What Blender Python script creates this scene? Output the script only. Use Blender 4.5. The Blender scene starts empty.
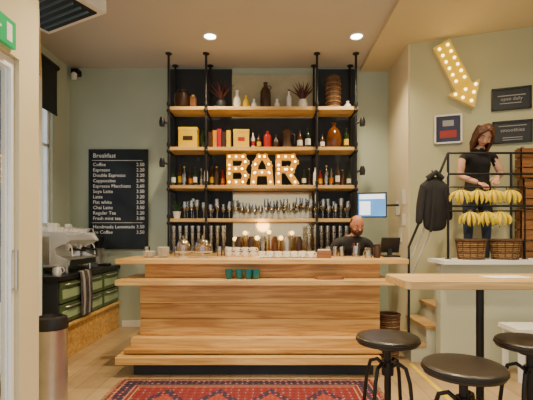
import bpy, bmesh, math, random
from mathutils import Matrix, Vector
random.seed(7)
scene=bpy.context.scene
COL=scene.collection
H=3.81   # ceiling height
EYE=1.35
def sx(p,Y): return (p-270)*Y/400.0      # survey: photo column -> metres at depth Y
def sz(q,Y): return EYE+(235-q)*Y/400.0  # survey: photo row -> height at depth Y

# ---------------------------------------------------------------- materials
MC={}
def nt(name):
    m=bpy.data.materials.new(name); m.use_nodes=True
    n=m.node_tree; b=n.nodes.get('Principled BSDF'); return m,n,b
def mat(name,col,rough=.5,metal=0,var=.12,scale=6,em=None,es=0,bump=0,coat=0):
    if name in MC: return MC[name]
    m,n,b=nt(name)
    tc=n.nodes.new('ShaderNodeTexCoord')
    no=n.nodes.new('ShaderNodeTexNoise'); no.inputs['Scale'].default_value=scale; no.inputs['Detail'].default_value=4
    n.links.new(tc.outputs['Object'],no.inputs['Vector'])
    r=n.nodes.new('ShaderNodeValToRGB')
    r.color_ramp.elements[0].position=.3; r.color_ramp.elements[1].position=.7
    r.color_ramp.elements[0].color=(*[x*(1-var) for x in col],1)
    r.color_ramp.elements[1].color=(*[min(1,x*(1+var)) for x in col],1)
    n.links.new(no.outputs['Fac'],r.inputs['Fac']); n.links.new(r.outputs['Color'],b.inputs['Base Color'])
    b.inputs['Roughness'].default_value=rough; b.inputs['Metallic'].default_value=metal
    if coat: b.inputs['Coat Weight'].default_value=coat
    if em: b.inputs['Emission Color'].default_value=(*em,1); b.inputs['Emission Strength'].default_value=es
    if bump:
        bp=n.nodes.new('ShaderNodeBump'); bp.inputs['Strength'].default_value=bump; bp.inputs['Distance'].default_value=.01
        n.links.new(no.outputs['Fac'],bp.inputs['Height']); n.links.new(bp.outputs['Normal'],b.inputs['Normal'])
    MC[name]=m; return m
def wood(name,c1,c2,sc=(1.0,16,16),rough=.45):
    m,n,b=nt(name)
    tc=n.nodes.new('ShaderNodeTexCoord'); mp=n.nodes.new('ShaderNodeMapping'); mp.inputs['Scale'].default_value=sc
    mp.inputs['Location'].default_value=(random.random()*5,)*3
    n.links.new(tc.outputs['Object'],mp.inputs['Vector'])
    a=n.nodes.new('ShaderNodeTexNoise'); a.inputs['Scale'].default_value=1.5; a.inputs['Detail'].default_value=8; a.inputs['Distortion'].default_value=1.0
    n.links.new(mp.outputs['Vector'],a.inputs['Vector'])
    r=n.nodes.new('ShaderNodeValToRGB'); e=r.color_ramp.elements
    e[0].position=.36; e[1].position=.64; e[0].color=(*c1,1); e[1].color=(*c2,1)
    n.links.new(a.outputs['Fac'],r.inputs['Fac']); n.links.new(r.outputs['Color'],b.inputs['Base Color'])
    b.inputs['Roughness'].default_value=rough; return m
def glassm(name,tint=(1,1,1),op=.12,k=.8):
    m=bpy.data.materials.new(name); m.use_nodes=True; n=m.node_tree; n.nodes.clear()
    o=n.nodes.new('ShaderNodeOutputMaterial'); mx=n.nodes.new('ShaderNodeMixShader')
    t=n.nodes.new('ShaderNodeBsdfTransparent'); t.inputs['Color'].default_value=(*tint,1)
    g=n.nodes.new('ShaderNodeBsdfGlossy'); g.inputs['Roughness'].default_value=.06
    lw=n.nodes.new('ShaderNodeLayerWeight'); lw.inputs['Blend'].default_value=.35
    ma=n.nodes.new('ShaderNodeMath'); ma.operation='MULTIPLY_ADD'; ma.inputs[1].default_value=k; ma.inputs[2].default_value=op
    n.links.new(lw.outputs['Fresnel'],ma.inputs[0]); n.links.new(ma.outputs[0],mx.inputs['Fac'])
    n.links.new(t.outputs[0],mx.inputs[1]); n.links.new(g.outputs[0],mx.inputs[2]); n.links.new(mx.outputs[0],o.inputs['Surface'])
    return m
def weave(name,c1,c2,s=60):
    m,n,b=nt(name)
    tc=n.nodes.new('ShaderNodeTexCoord')
    w=n.nodes.new('ShaderNodeTexWave'); w.bands_direction='Z'; w.inputs['Scale'].default_value=s/4; w.inputs['Distortion'].default_value=2
    v=n.nodes.new('ShaderNodeTexVoronoi'); v.inputs['Scale'].default_value=s
    mx=n.nodes.new('ShaderNodeMath'); mx.operation='MULTIPLY'
    r=n.nodes.new('ShaderNodeValToRGB'); r.color_ramp.elements[0].color=(*c1,1); r.color_ramp.elements[1].color=(*c2,1); r.color_ramp.elements[1].position=.35
    for k in (w,v): n.links.new(tc.outputs['Object'],k.inputs['Vector'])
    n.links.new(w.outputs['Fac'],mx.inputs[0]); n.links.new(v.outputs['Distance'],mx.inputs[1])
    n.links.new(mx.outputs[0],r.inputs['Fac']); n.links.new(r.outputs['Color'],b.inputs['Base Color']); b.inputs['Roughness'].default_value=.8
    return m
def rugm(name,a,b_,c_,s):
    m,n,b=nt(name)
    tc=n.nodes.new('ShaderNodeTexCoord')
    v=n.nodes.new('ShaderNodeTexVoronoi'); v.inputs['Scale'].default_value=s; v.distance='MANHATTAN'; v.inputs['Randomness'].default_value=.25
    n.links.new(tc.outputs['Object'],v.inputs['Vector'])
    r=n.nodes.new('ShaderNodeValToRGB'); r.color_ramp.interpolation='CONSTANT'
    e=r.color_ramp.elements; e[0].color=(*c_,1); e[1].position=.2; e[1].color=(*b_,1)
    x=e.new(.38); x.color=(*a,1); x=e.new(.62); x.color=(*[k*.6 for k in a],1)
    n.links.new(v.outputs['Distance'],r.inputs['Fac']); n.links.new(r.outputs['Color'],b.inputs['Base Color']); b.inputs['Roughness'].default_value=.95
    return m

M_back=mat('paint_mint',(.44,.51,.40),.85,var=.03,scale=2)
M_left=mat('paint_left',(.50,.56,.46),.85,var=.03,scale=2)
M_right=mat('paint_right',(.48,.48,.30),.85,var=.03,scale=2)
M_col=mat('paint_cream',(.64,.57,.38),.85,var=.03,scale=2)
M_ceil=mat('paint_ceiling',(.52,.49,.43),.9,var=.02,scale=2)
M_ceil2=mat('paint_ceiling_warm',(.60,.52,.33),.9,var=.02,scale=2)
M_half=mat('paint_halfwall',(.48,.50,.38),.8,var=.04,scale=2)
M_white=mat('white_paint',(.82,.82,.78),.5,var=.03)
M_black=mat('black_metal',(.010,.010,.012),.45,.2)
M_iron=mat('dark_iron',(.025,.021,.018),.38,.7)
M_slate=mat('slate_panel',(.014,.019,.024),.6,var=.2)
M_board=mat('chalkboard_surface',(.010,.018,.024),.8,var=.25,scale=3)
M_chalk=mat('chalk',(.9,.9,.88),.9)
M_steel=mat('brushed_steel',(.55,.52,.47),.32,.85)
M_chrome=mat('chrome',(.88,.88,.88),.25,.65,var=.03)
M_greyg=mat('green_grey_door',(.08,.12,.05),.35,.2)
M_por=mat('white_porcelain',(.85,.83,.76),.25,var=.03)
M_glass=glassm('clear_glass',(.96,.98,.97),.24)
M_pane=glassm('window_pane',(.98,.99,1),.02,.12)
M_brown=mat('brown_ceramic',(.045,.018,.007),.3)
M_amber=mat('amber_glass',(.10,.030,.004),.12)
M_dkg=mat('dark_green_glass',(.008,.025,.008),.1)
M_red=mat('red_lacquer',(.40,.010,.008),.35)
M_yel=mat('yellow_card',(.72,.47,.0),.5)
M_ora=mat('orange_card',(.60,.20,.0),.5)
M_teal=mat('teal_glaze',(.005,.13,.14),.25)
M_leafr=mat('red_leaf',(.09,.02,.02),.5,var=.4)
M_leaf=mat('green_leaf',(.04,.11,.03),.5,var=.4)
M_rubber=mat('seat_black',(.022,.017,.013),.32,var=.3)
M_ban=mat('banana_skin',(.78,.54,.0),.5,var=.12,scale=30)
M_bang=mat('banana_skin_greenish',(.60,.48,.0),.5,var=.15,scale=30)
M_banend=mat('banana_tip',(.10,.08,.01),.7)
M_skin=mat('skin_fair',(.60,.33,.22),.55,var=.05)
M_skin2=mat('skin_ruddy',(.50,.21,.12),.5,var=.06)
M_hair=mat('auburn_hair',(.075,.022,.008),.5,var=.5,scale=50)
M_hair2=mat('beard_hair',(.08,.03,.012),.7,var=.4,scale=60)
M_cloth=mat('black_cloth',(.009,.009,.010),.85,var=.3,bump=.3)
M_cloth2=mat('charcoal_shirt',(.018,.016,.017),.85,var=.3)
M_jean=mat('denim',(.015,.025,.05),.85,var=.3)
M_eye=mat('eye_white',(.8,.8,.78),.2); M_iris=mat('iris',(.03,.05,.05),.2); M_lip=mat('lips',(.45,.13,.11),.5)
M_shoe=mat('shoe',(.02,.02,.02),.5)
M_bulb=mat('bulb_glow',(1,.85,.4),.4,em=(1,.78,.26),es=6)
M_glow=mat('sign_face_glow',(.35,.13,.0),.6,em=(1,.40,.0),es=.75)
M_glowy=mat('arrow_face_glow',(.40,.24,.0),.6,em=(1,.58,.0),es=.55)
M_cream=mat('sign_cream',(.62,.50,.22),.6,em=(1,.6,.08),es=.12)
M_dl=mat('downlight_glow',(1,.9,.75),.4,em=(1,.9,.74),es=22)
M_scr=mat('screen_image',(.05,.15,.3),.2,em=(.15,.45,.95),es=1.0,var=.5,scale=5)
M_scrw=mat('screen_white',(.8,.9,1),.2,em=(.85,.93,1),es=1.6)
M_blue=mat('blue_canvas',(.0,.05,.32),.8,var=.2)
M_exit=mat('exit_green',(.0,.30,.08),.4,em=(0,.5,.15),es=.35)
M_paper=mat('paper',(.78,.77,.72),.8)
M_wick=weave('wicker',(.07,.035,.012),(.34,.20,.07),60)
M_wickd=weave('wicker_dark',(.03,.014,.008),(.15,.07,.03),60)
W_bar=[wood('oak_a',(.44,.215,.048),(.72,.43,.13)),wood('oak_b',(.34,.155,.032),(.60,.34,.09)),wood('oak_c',(.50,.27,.07),(.78,.50,.17))]
W_top=wood('counter_oak',(.50,.28,.08),(.74,.48,.17),rough=.3)
W_tab=wood('table_oak',(.52,.32,.11),(.70,.47,.19),rough=.3)
W_shelf=wood('shelf_pine',(.54,.33,.11),(.76,.52,.21))
W_dark=wood('crate_wood',(.16,.06,.016),(.32,.135,.04))
W_step=wood('stair_wood',(.40,.23,.08),(.54,.34,.13))

# ---------------------------------------------------------------- builder
class B:
    def __init__(s,name): s.n=name; s.bm=bmesh.new(); s.m=[]; s.T=Matrix()
    def mi(s,m):
        if m not in s.m: s.m.append(m)
        return s.m.index(m)
    def add(s,vs,fs,m):
        i=s.mi(m); v=[s.bm.verts.new(s.T@Vector(p)) for p in vs]
        for f in fs:
            try: q=s.bm.faces.new([v[k] for k in f]); q.material_index=i
            except ValueError: pass
        return s
    def box(s,x0,x1,y0,y1,z0,z1,m):
        vs=[(x,y,z) for x in(x0,x1) for y in(y0,y1) for z in(z0,z1)]
        return s.add(vs,[(0,1,3,2),(4,6,7,5),(0,4,5,1),(2,3,7,6),(0,2,6,4),(1,5,7,3)],m)
    def cbox(s,c,d,m,R=None):
        old=s.T; s.T=s.T@Matrix.Translation(c)@(R if R else Matrix())
        s.box(-d[0]/2,d[0]/2,-d[1]/2,d[1]/2,-d[2]/2,d[2]/2,m); s.T=old; return s
    def prismz(s,poly,z0,z1,m):
        n=len(poly); vs=[(*p,z0) for p in poly]+[(*p,z1) for p in poly]
        return s.add(vs,[tuple(range(n)),tuple(range(n,2*n))]+[(i,(i+1)%n,n+(i+1)%n,n+i) for i in range(n)],m)
    def prismy(s,poly,y0,y1,m):
        n=len(poly); vs=[(p[0],y0,p[1]) for p in poly]+[(p[0],y1,p[1]) for p in poly]
        return s.add(vs,[tuple(range(n)),tuple(range(n,2*n))]+[(i,(i+1)%n,n+(i+1)%n,n+i) for i in range(n)],m)
    def lathe(s,prof,c,m,seg=18,sxy=(1,1)):
        vs=[];fs=[]
        for r,z in prof:
            r=max(r,.0004)
            for k in range(seg):
                a=2*math.pi*k/seg; vs.append((c[0]+r*math.cos(a)*sxy[0],c[1]+r*math.sin(a)*sxy[1],c[2]+z))
        for i in range(len(prof)-1):
            for k in range(seg):
                a=i*seg+k;b=i*seg+(k+1)%seg; fs.append((a,b,b+seg,a+seg))
        fs.append(tuple(range(seg))); fs.append(tuple(range((len(prof)-1)*seg,len(prof)*seg)))
        return s.add(vs,fs,m)
    def tube(s,pts,rad,m,seg=8,flat=1):
        pts=[Vector(p) for p in pts]
        if not hasattr(rad,'__len__'): rad=[rad]*len(pts)
        vs=[];fs=[]; up=None
        for i,p in enumerate(pts):
            t=(pts[min(i+1,len(pts)-1)]-pts[max(i-1,0)]).normalized()
            if up is None:
                up=Vector((0,0,1)) if abs(t.z)<.9 else Vector((1,0,0))
            u=(up-t*up.dot(t)).normalized(); w=t.cross(u); up=u
            for k in range(seg):
                a=2*math.pi*k/seg; q=p+u*math.cos(a)*rad[i]*flat+w*math.sin(a)*rad[i]; vs.append(tuple(q))
        for i in range(len(pts)-1):
            for k in range(seg):
                a=i*seg+k;b=i*seg+(k+1)%seg; fs.append((a,b,b+seg,a+seg))
        fs.append(tuple(range(seg))); fs.append(tuple(range((len(pts)-1)*seg,len(pts)*seg)))
        return s.add(vs,fs,m)
    def ring(s,c,R,r,m,seg=28,ax='z'):
        vs=[];fs=[];k2=8
        for i in range(seg):
            a=2*math.pi*i/seg
            for j in range(k2):
                b=2*math.pi*j/k2; rr=R+r*math.cos(b); p=(rr*math.cos(a),rr*math.sin(a),r*math.sin(b))
                if ax=='y': p=(p[0],p[2],p[1])
                if ax=='x': p=(p[2],p[0],p[1])
                vs.append((c[0]+p[0],c[1]+p[1],c[2]+p[2]))
        for i in range(seg):
            for j in range(k2):
                fs.append((i*k2+j,((i+1)%seg)*k2+j,((i+1)%seg)*k2+(j+1)%k2,i*k2+(j+1)%k2))
        return s.add(vs,fs,m)
    def sph(s,c,r,m,seg=14,rings=9,fn=None):
        if not hasattr(r,'__len__'): r=(r,r,r)
        vs=[];fs=[]
        for i in range(rings+1):
            t=math.pi*i/rings
            for k in range(seg):
                a=2*math.pi*k/seg; st=max(math.sin(t),.002)
                p=Vector((st*math.cos(a),st*math.sin(a),math.cos(t)))
                if fn: p=fn(p)
                vs.append((c[0]+p[0]*r[0],c[1]+p[1]*r[1],c[2]+p[2]*r[2]))
        for i in range(rings):
            for k in range(seg):
                a=i*seg+k;b=i*seg+(k+1)%seg; fs.append((a,b,b+seg,a+seg))
        fs.append(tuple(range(seg))); fs.append(tuple(range(rings*seg,(rings+1)*seg)))
        return s.add(vs,fs,m)
    def mesh(s,me,mf,M=Matrix()):
        i=[s.bm.verts.new(s.T@M@v.co) for v in me.vertices]
        for p in me.polygons:
            try:
                f=s.bm.faces.new([i[k] for k in p.vertices]); f.material_index=s.mi(mf(M@p.center) if callable(mf) else mf)
            except ValueError: pass
    def text(s,txt,size,loc,m,rz=0,depth=.001,align='LEFT'):
        c=bpy.data.curves.new('t','FONT'); c.body=txt; c.size=size; c.extrude=depth; c.align_x=align; c.resolution_u=2
        o=bpy.data.objects.new('t',c); COL.objects.link(o); bpy.context.view_layer.update()
        me=bpy.data.meshes.new_from_object(o.evaluated_get(bpy.context.evaluated_depsgraph_get()))
        s.mesh(me,m,Matrix.Translation(loc)@Matrix.Rotation(rz,4,'Z')@Matrix.Rotation(math.pi/2,4,'X'))
        bpy.data.objects.remove(o); bpy.data.curves.remove(c); bpy.data.meshes.remove(me)
    def skin(s,V,E,mf,sub=2,root=0):
        me=bpy.data.meshes.new('sk'); me.from_pydata([v[0] for v in V],E,[]); o=bpy.data.objects.new('sk',me); COL.objects.link(o)
        mo=o.modifiers.new('s','SKIN'); mo.use_smooth_shade=True
        for i,v in enumerate(V):
            d=me.skin_vertices[0].data[i]; r=v[1]; d.radius=r if hasattr(r,'__len__') else (r,r); d.use_root=(i==root)
        su=o.modifiers.new('u','SUBSURF'); su.levels=sub; su.render_levels=sub
        bpy.context.view_layer.update()
        m2=bpy.data.meshes.new_from_object(o.evaluated_get(bpy.context.evaluated_depsgraph_get()))
        s.mesh(m2,mf); bpy.data.objects.remove(o); bpy.data.meshes.remove(me); bpy.data.meshes.remove(m2)
    def done(s,loc=(0,0,0),rz=0,bevel=0,recenter=True,ang=35):
        bmesh.ops.recalc_face_normals(s.bm,faces=s.bm.faces)
        me=bpy.data.meshes.new(s.n)
        off=Vector((0,0,0))
        if recenter and loc==(0,0,0) and rz==0:
            xs=[v.co for v in s.bm.verts]
            off=Vector(((min(v.x for v in xs)+max(v.x for v in xs))/2,(min(v.y for v in xs)+max(v.y for v in xs))/2,min(v.z for v in xs)))
            for v in s.bm.verts: v.co-=off
        s.bm.to_mesh(me); s.bm.free()
        for m in s.m: me.materials.append(m)
        for p in me.polygons: p.use_smooth=True
        me.set_sharp_from_angle(angle=math.radians(ang))
        o=bpy.data.objects.new(s.n,me); COL.objects.link(o); o.location=Vector(loc)+off; o.rotation_euler[2]=rz
        if bevel:
            b=o.modifiers.new('bev','BEVEL'); b.width=bevel; b.segments=2; b.limit_method='ANGLE'
        return o
RX=lambda a:Matrix.Rotation(a,4,'X'); RY=lambda a:Matrix.Rotation(a,4,'Y'); RZ=lambda a:Matrix.Rotation(a,4,'Z'); TR=Matrix.Translation
def lamp(name,kind,loc,e,col,**k):
    L=bpy.data.lights.new(name,kind); L.energy=e; L.color=col
    for a,v in k.items(): setattr(L,a,v)
    o=bpy.data.objects.new(name,L); o.location=loc; COL.objects.link(o); return o

# ---------------------------------------------------------------- room shell
def floorm():
    m,n,b=nt('floor_laminate')
    tc=n.nodes.new('ShaderNodeTexCoord'); mp=n.nodes.new('ShaderNodeMapping'); mp.inputs['Rotation'].default_value=(0,0,math.pi/2)
    n.links.new(tc.outputs['Object'],mp.inputs['Vector'])
    br=n.nodes.new('ShaderNodeTexBrick'); br.inputs['Scale'].default_value=1; br.inputs['Brick Width'].default_value=1.3; br.inputs['Row Height'].default_value=.19
    br.inputs['Mortar Size'].default_value=.003; br.inputs['Color1'].default_value=(.42,.29,.15,1); br.inputs['Color2'].default_value=(.50,.36,.20,1); br.inputs['Mortar'].default_value=(.2,.12,.06,1)
    n.links.new(mp.outputs['Vector'],br.inputs['Vector'])
    no=n.nodes.new('ShaderNodeTexNoise'); no.inputs['Scale'].default_value=7; no.inputs['Detail'].default_value=5
    n.links.new(tc.outputs['Object'],no.inputs['Vector'])
    mx=n.nodes.new('ShaderNodeMix'); mx.data_type='RGBA'; mx.blend_type='MULTIPLY'; mx.inputs[0].default_value=.35
    n.links.new(br.outputs['Color'],mx.inputs[6]); n.links.new(no.outputs['Fac'],mx.inputs[7]); n.links.new(mx.outputs[2],b.inputs['Base Color'])
    b.inputs['Roughness'].default_value=.35; return m
B('floor').box(-3.1,3.8,-1.5,6.05,-.12,0,floorm()).done(recenter=False)
B('ceiling').box(-3.1,3.8,-1.5,6.05,H,H+.14,M_ceil).done(recenter=False)
B('trim_ceiling_drop').box(1.33,3.6,-1.5,5.9,H-.05,H-.001,M_ceil2).done()
B('wall_back').box(-3.1,1.77,5.9,6.05,0,H,M_back).done(recenter=False)
o=B('wall_left')
o.box(-3.1,-2.95,3.9,5.9,0,1.45,M_left).box(-3.1,-2.95,3.9,5.9,3.4,H,M_left).box(-3.1,-2.95,3.9,4.05,1.45,3.4,M_left).box(-3.1,-2.95,5.42,5.9,1.45,3.4,M_left)
o.box(-3.1,-2.95,-1.5,3.9,3.0,H,M_left)
o.done(recenter=False)
wp=B('window_1')
for y in (4.07,4.66,5.39): wp.box(-3.04,-2.99,y-.02,y+.02,1.47,3.38,M_white)
for z in (1.49,2.55,3.36): wp.box(-3.04,-2.99,4.05,5.41,z-.02,z+.02,M_white)
wp.box(-3.02,-3.01,4.05,5.41,1.48,3.37,M_pane); wp.box(-2.99,-2.93,4.02,5.44,1.42,1.45,M_white); wp.done()
rb=B('roller_blind'); rb.tube([(-2.9,4.1,3.62),(-2.9,5.46,3.62)],.035,M_black); rb.box(-2.905,-2.895,4.12,5.44,2.98,3.62,M_black); rb.tube([(-2.9,4.12,2.98),(-2.9,5.44,2.98)],.012,M_black)
rb.box(-2.95,-2.9,4.1,4.13,3.58,3.66,M_black).box(-2.95,-2.9,5.43,5.46,3.58,3.66,M_black); rb.done()
B('wall_right').prismz([(1.77,5.05),(3.8,4.363),(3.8,6.05),(1.77,6.05)],0,H,M_right).done(recenter=False)
B('wall_column').box(1.745,1.77,5.05,5.9,0,H-.05,M_col).done(recenter=False)
B('wall_side').box(3.6,3.75,-1.5,4.43,0,H,M_right).done(recenter=False)
# entrance porch
B('trim_1').box(-1.75,-1.63,2.60,2.82,0,2.93,M_col).done()
B('trim_2').box(-1.75,-1.63,-1.5,2.60,2.49,2.93,M_col).done()
B('wall_porch').prismz([(-1.66,2.82),(-1.71,2.82),(-2.33,3.9),(-2.28,3.9)],0,2.93,M_col).done(recenter=False)
B('wall_porch_end').box(-3.1,-2.28,3.9,4.0,0,2.93,M_white).done(recenter=False)
B('ceiling_porch').prismz([(-3.1,-1.5),(-1.63,-1.5),(-1.63,2.82),(-2.28,4.0),(-3.1,4.0)],2.93,3.0,M_col).done(recenter=False)
d=B('door_1')
d.box(-1.70,-1.66,2.565,2.598,0,2.485,M_white).box(-1.70,-1.66,1.5,2.565,2.42,2.485,M_white).box(-1.70,-1.66,1.5,2.565,0,.12,M_white).box(-1.70,-1.66,1.44,1.5,0,2.485,M_white)
d.box(-1.685,-1.678,1.5,2.565,.12,2.42,M_pane); d.tube([(-1.66,2.58,1.0),(-1.635,2.58,1.0),(-1.635,2.58,1.25),(-1.66,2.58,1.25)],.008,M_steel); d.done()
p=B('parasol'); p.lathe([(.02,.75),(.12,.9),(.155,1.2),(.15,2.2),(.12,2.6),(.02,2.8)],(-2.31,3.48,0),M_blue,10); p.tube([(-2.31,3.48,.05),(-2.31,3.48,2.88)],.02,M_white); p.lathe([(.14,0),(.14,.05),(.05,.08)],(-2.31,3.48,0),M_iron); p.done()
e=B('exit_sign'); e.box(-1.625,-1.600,2.2,2.52,2.515,2.68,M_exit)
e.box(-1.600,-1.597,2.26,2.38,2.59,2.605,M_paper); e.box(-1.600,-1.597,2.43,2.48,2.54,2.65,M_paper); e.tube([(-1.598,2.29,2.63),(-1.598,2.25,2.597),(-1.598,2.29,2.565)],.006,M_paper,6)
e.done()
B('baseboard_back').box(-2.18,-1.6,5.885,5.9,0,.09,M_white).done()
# downlights: first pair in view, the others added out of view for light
WARM=(1,.78,.48)
for i,(x,y) in enumerate([(-.74,4.94),(1.07,4.94),(-.74,3.0),(1.07,3.0),(-.74,1.0),(1.07,1.0)]):
    dl=B('downlight'); dl.ring((x,y,H-.005),.08,.012,M_white); dl.lathe([(.07,-.004),(.07,0)],(x,y,H),M_dl,24); dl.done()
    lamp('downlight_lamp','SPOT',(x,y,H-.04),(200,200,340,340,130,130)[i],WARM,spot_size=math.radians(118),spot_blend=.85,shadow_soft_size=.06)
for (x,y) in [(2.4,3.4),(2.4,1.6)]:  # unseen pair added over the right side to light it
    dl=B('downlight'); dl.ring((x,y,H-.055),.08,.012,M_white); dl.lathe([(.07,-.054),(.07,-.05)],(x,y,H),M_dl,24); dl.done()
    lamp('downlight_lamp','SPOT',(x,y,H-.1),135,WARM,spot_size=math.radians(150),spot_blend=.9,shadow_soft_size=.08)
# ceiling cassette (AC)
c=B('ceiling_air_conditioner')
c.box(-.44,.44,-.44,.44,3.5,3.62,M_white)
c.box(-.37,.37,-.39,.39,3.488,3.5,M_black)
for k in range(9): c.cbox((0,-.32+k*.08,3.484),(.66,.012,.02),mat('grille_slat',(.14,.24,.30),.4),RX(.5))
for a in(-.38,.38):
    for b_ in(-.38,.38): c.tube([(a,b_,3.6),(a,b_,H)],.008,M_steel)
c.done(loc=(-2.18,3.69,0),rz=-math.radians(27.5))
w=B('wall_spotlight'); w.cbox((-2.83,5.84,3.72),(.1,.12,.08),M_black); w.lathe([(.04,0),(.04,.08),(.02,.1)],(-2.83,5.78,3.6),M_white); w.done()

# ---------------------------------------------------------------- rug
ru=B('persian_rug')
R1=rugm('rug_field',(.22,.012,.010),(.03,.02,.05),(.42,.20,.12),16); R2=rugm('rug_border',(.03,.018,.05),(.28,.018,.015),(.40,.24,.15),20); R3=mat('rug_line',(.36,.19,.11),.95); R4=rugm('rug_medallion',(.36,.045,.02),(.03,.04,.10),(.5,.33,.2),26)
x0,x1,y0,y1=-1.35,.93,2.68,3.72
def frame(a,b_,m):
    ru.box(x0+a,x1-a,y0+a,y0+b_,0.001,.012,m).box(x0+a,x1-a,y1-b_,y1-a,.001,.012,m).box(x0+a,x0+b_,y0+b_,y1-b_,.001,.012,m).box(x1-b_,x1-a,y0+b_,y1-b_,.001,.012,m)
frame(0,.03,R1); frame(.03,.042,R3); frame(.042,.15,R2); frame(.15,.162,R3); frame(.162,.19,R1); frame(.19,.202,R3)
ru.box(x0+.202,x1-.202,y0+.202,y1-.202,.001,.012,R1)
for k in range(4):
    cx=x0+.48+k*.44; cy=3.2; ru.prismz([(cx-.2,cy),(cx,cy-.28),(cx+.2,cy),(cx,cy+.28)],.012,.0135,R2); ru.prismz([(cx-.12,cy),(cx,cy-.17),(cx+.12,cy),(cx,cy+.17)],.0135,.0145,R4)
for k in range(34): ru.box(x0-.04,x0,y0+.02+k*.03,y0+.028+k*.03,.001,.006,R3).box(x1,x1+.04,y0+.02+k*.03,y0+.028+k*.03,.001,.006,R3)
ru.done()
ft=B('floor_tape'); ft.box(1.45,1.49,2.4,4.2,.0005,.003,mat('yellow_tape',(.75,.54,.0),.5)); ft.done()

# ---------------------------------------------------------------- bar counter
b=B('bar_counter')
b.box(-1.54,1.38,3.97,4.6,1.06,1.11,W_top)
b.box(-1.27,1.12,4.06,4.55,.915,1.06,W_bar[1])
b.box(-1.50,1.21,3.86,4.5,.86,.915,W_top)
zz=[.86,.665,.51,.345]
for i in range(3): b.box(-1.30,1.10,4.0,4.5,zz[i+1]+.003,zz[i]-.001,W_bar[(0,1,0)[i]])
b.box(-1.29,1.09,4.01,4.5,.1,.86,W_bar[1])
b.box(-1.36,1.08,3.90,4.3,.255,.345,W_bar[2])
b.box(-1.40,1.07,3.82,4.3,.215,.255,W_bar[1])
b.box(-1.46,1.05,3.76,4.3,.125,.20,W_bar[2])
b.box(-1.32,1.0,3.87,4.5,.0,.125,M_slate)
b.done(bevel=.005)
wb=B('work_bench'); wb.box(-1.25,1.05,4.62,4.80,.84,.88,M_steel)
for x in (-1.2,1.0):
    for y in (4.65,4.77): wb.box(x-.02,x+.02,y-.02,y+.02,0,.84,M_steel)
wb.box(-1.25,1.05,4.62,4.80,.3,.32,M_steel); wb.done()

def cup(bb,x,y,z,r=.04,h=.06,m=M_por,handle=True):
    bb.lathe([(r*.55,0),(r*.9,h*.45),(r,h),(r*.92,h),(r*.8,h*.45),(r*.3,.01)],(x,y,z),m,14)
    if handle: bb.ring((x+r*1.05,y,z+h*.55),h*.28,.005,m,10,'y')
t=B('teal_mug_set')
for px in (229,239,248.5,256):
    cup(t,sx(px,3.95),3.95,.916,.041,.095,M_teal,False)
t.done()
t=B('coffee_cup_row')
for px in (262,270,278,286,294,302,310): 
    X=sx(px,4.3); y=4.25+random.uniform(-.04,.04); t.lathe([(.02,0),(.058,.006),(.06,.01),(.01,.006)],(X,y,1.11),M_por,14); cup(t,X,y,1.116,.04,.062)
t.done()
t=B('espresso_cup_stack')
for px in (229,237,245,253):
    for l in range(2): cup(t,sx(px,4.42),4.42,1.11+l*.05,.036,.055,M_por)
t.done()
for px,n in ((150,6),(164,10)):
    t=B('saucer_stack')
    for i in range(n): t.lathe([(.03,0),(.062,.008),(.064,.012),(.02,.006)],(sx(px,4.3),4.28,1.11+i*.011),M_por,20)
    t.done()
def tumbler(bb,x,y,z,r=.035,h=.11,m=M_glass): bb.lathe([(r*.8,0),(r,h),(r*.93,h),(r*.72,.012),(.002,.01)],(x,y,z),m,14)
t=B('drinking_glass_row')
for px in (143,174,218,225,330,337,344): tumbler(t,sx(px,4.35),4.49,1.11)
t.done()
M_past=mat('pastry',(.50,.22,.035),.7,var=.35,scale=30)
def dome(px,r):
    t=B('cake_dome'); X=sx(px,4.35); Y=4.32
    t.lathe([(.06,0),(.05,.01),(.015,.02),(.015,.045),(r+.01,.055),(r+.015,.065),(.01,.06)],(X,Y,1.11),M_por,24)
    for k in range(6): t.sph((X+r*.6*math.cos(k*1.05),Y+r*.6*math.sin(k*1.05),1.195),(.03,.03,.024),M_past,10,7)
    t.sph((X,Y,1.225),(.03,.03,.022),M_past,10,7)
    t.lathe([(r,.066),(r,.11),(r*.85,.16),(r*.5,.19),(.012,.198),(.012,.21),(.018,.225),(.004,.235)],(X,Y,1.11),M_glass,24); t.done()
dome(184,.075); dome(203,.095)
t=B('straw_jar'); X=sx(356,4.42); t.lathe([(.045,0),(.045,.12),(.042,.12),(.042,.01)],(X,4.42,1.11),M_glass)
for k in range(8): t.tube([(X+.02*math.cos(k),4.42+.02*math.sin(k),1.12),(X+.04*math.cos(k),4.42+.03*math.sin(k),1.26)],.004,(M_red,M_paper,M_teal,M_black)[k%4],6)
t.done()
t=B('napkin_holder'); X=sx(324,4.2); t.box(X-.07,X+.07,4.15,4.25,1.11,1.125,W_dark).box(X-.07,X+.07,4.15,4.165,1.125,1.19,W_dark).box(X-.07,X+.07,4.235,4.25,1.125,1.19,W_dark).box(X-.06,X+.06,4.17,4.23,1.125,1.2,M_paper); t.done()
t=B('serving_tray'); X=sx(329,3.95); t.box(X-.13,X+.13,3.89,4.01,.916,.925,W_dark).box(X-.13,X+.13,3.885,3.895,.92,.95,W_dark).box(X-.13,X+.13,4.005,4.015,.92,.95,W_dark).box(X-.135,X-.125,3.885,4.015,.92,.95,W_dark).box(X+.125,X+.135,3.885,4.015,.92,.95,W_dark); t.done()
t=B('cash_terminal'); X=sx(391,4.35); t.box(X-.08,X+.08,4.28,4.46,1.11,1.13,M_black); t.cbox((X,4.38,1.24),(.2,.02,.17),M_black,RX(.35)); t.box(X-.02,X+.02,4.38,4.43,1.13,1.2,M_black); t.done()
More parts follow.
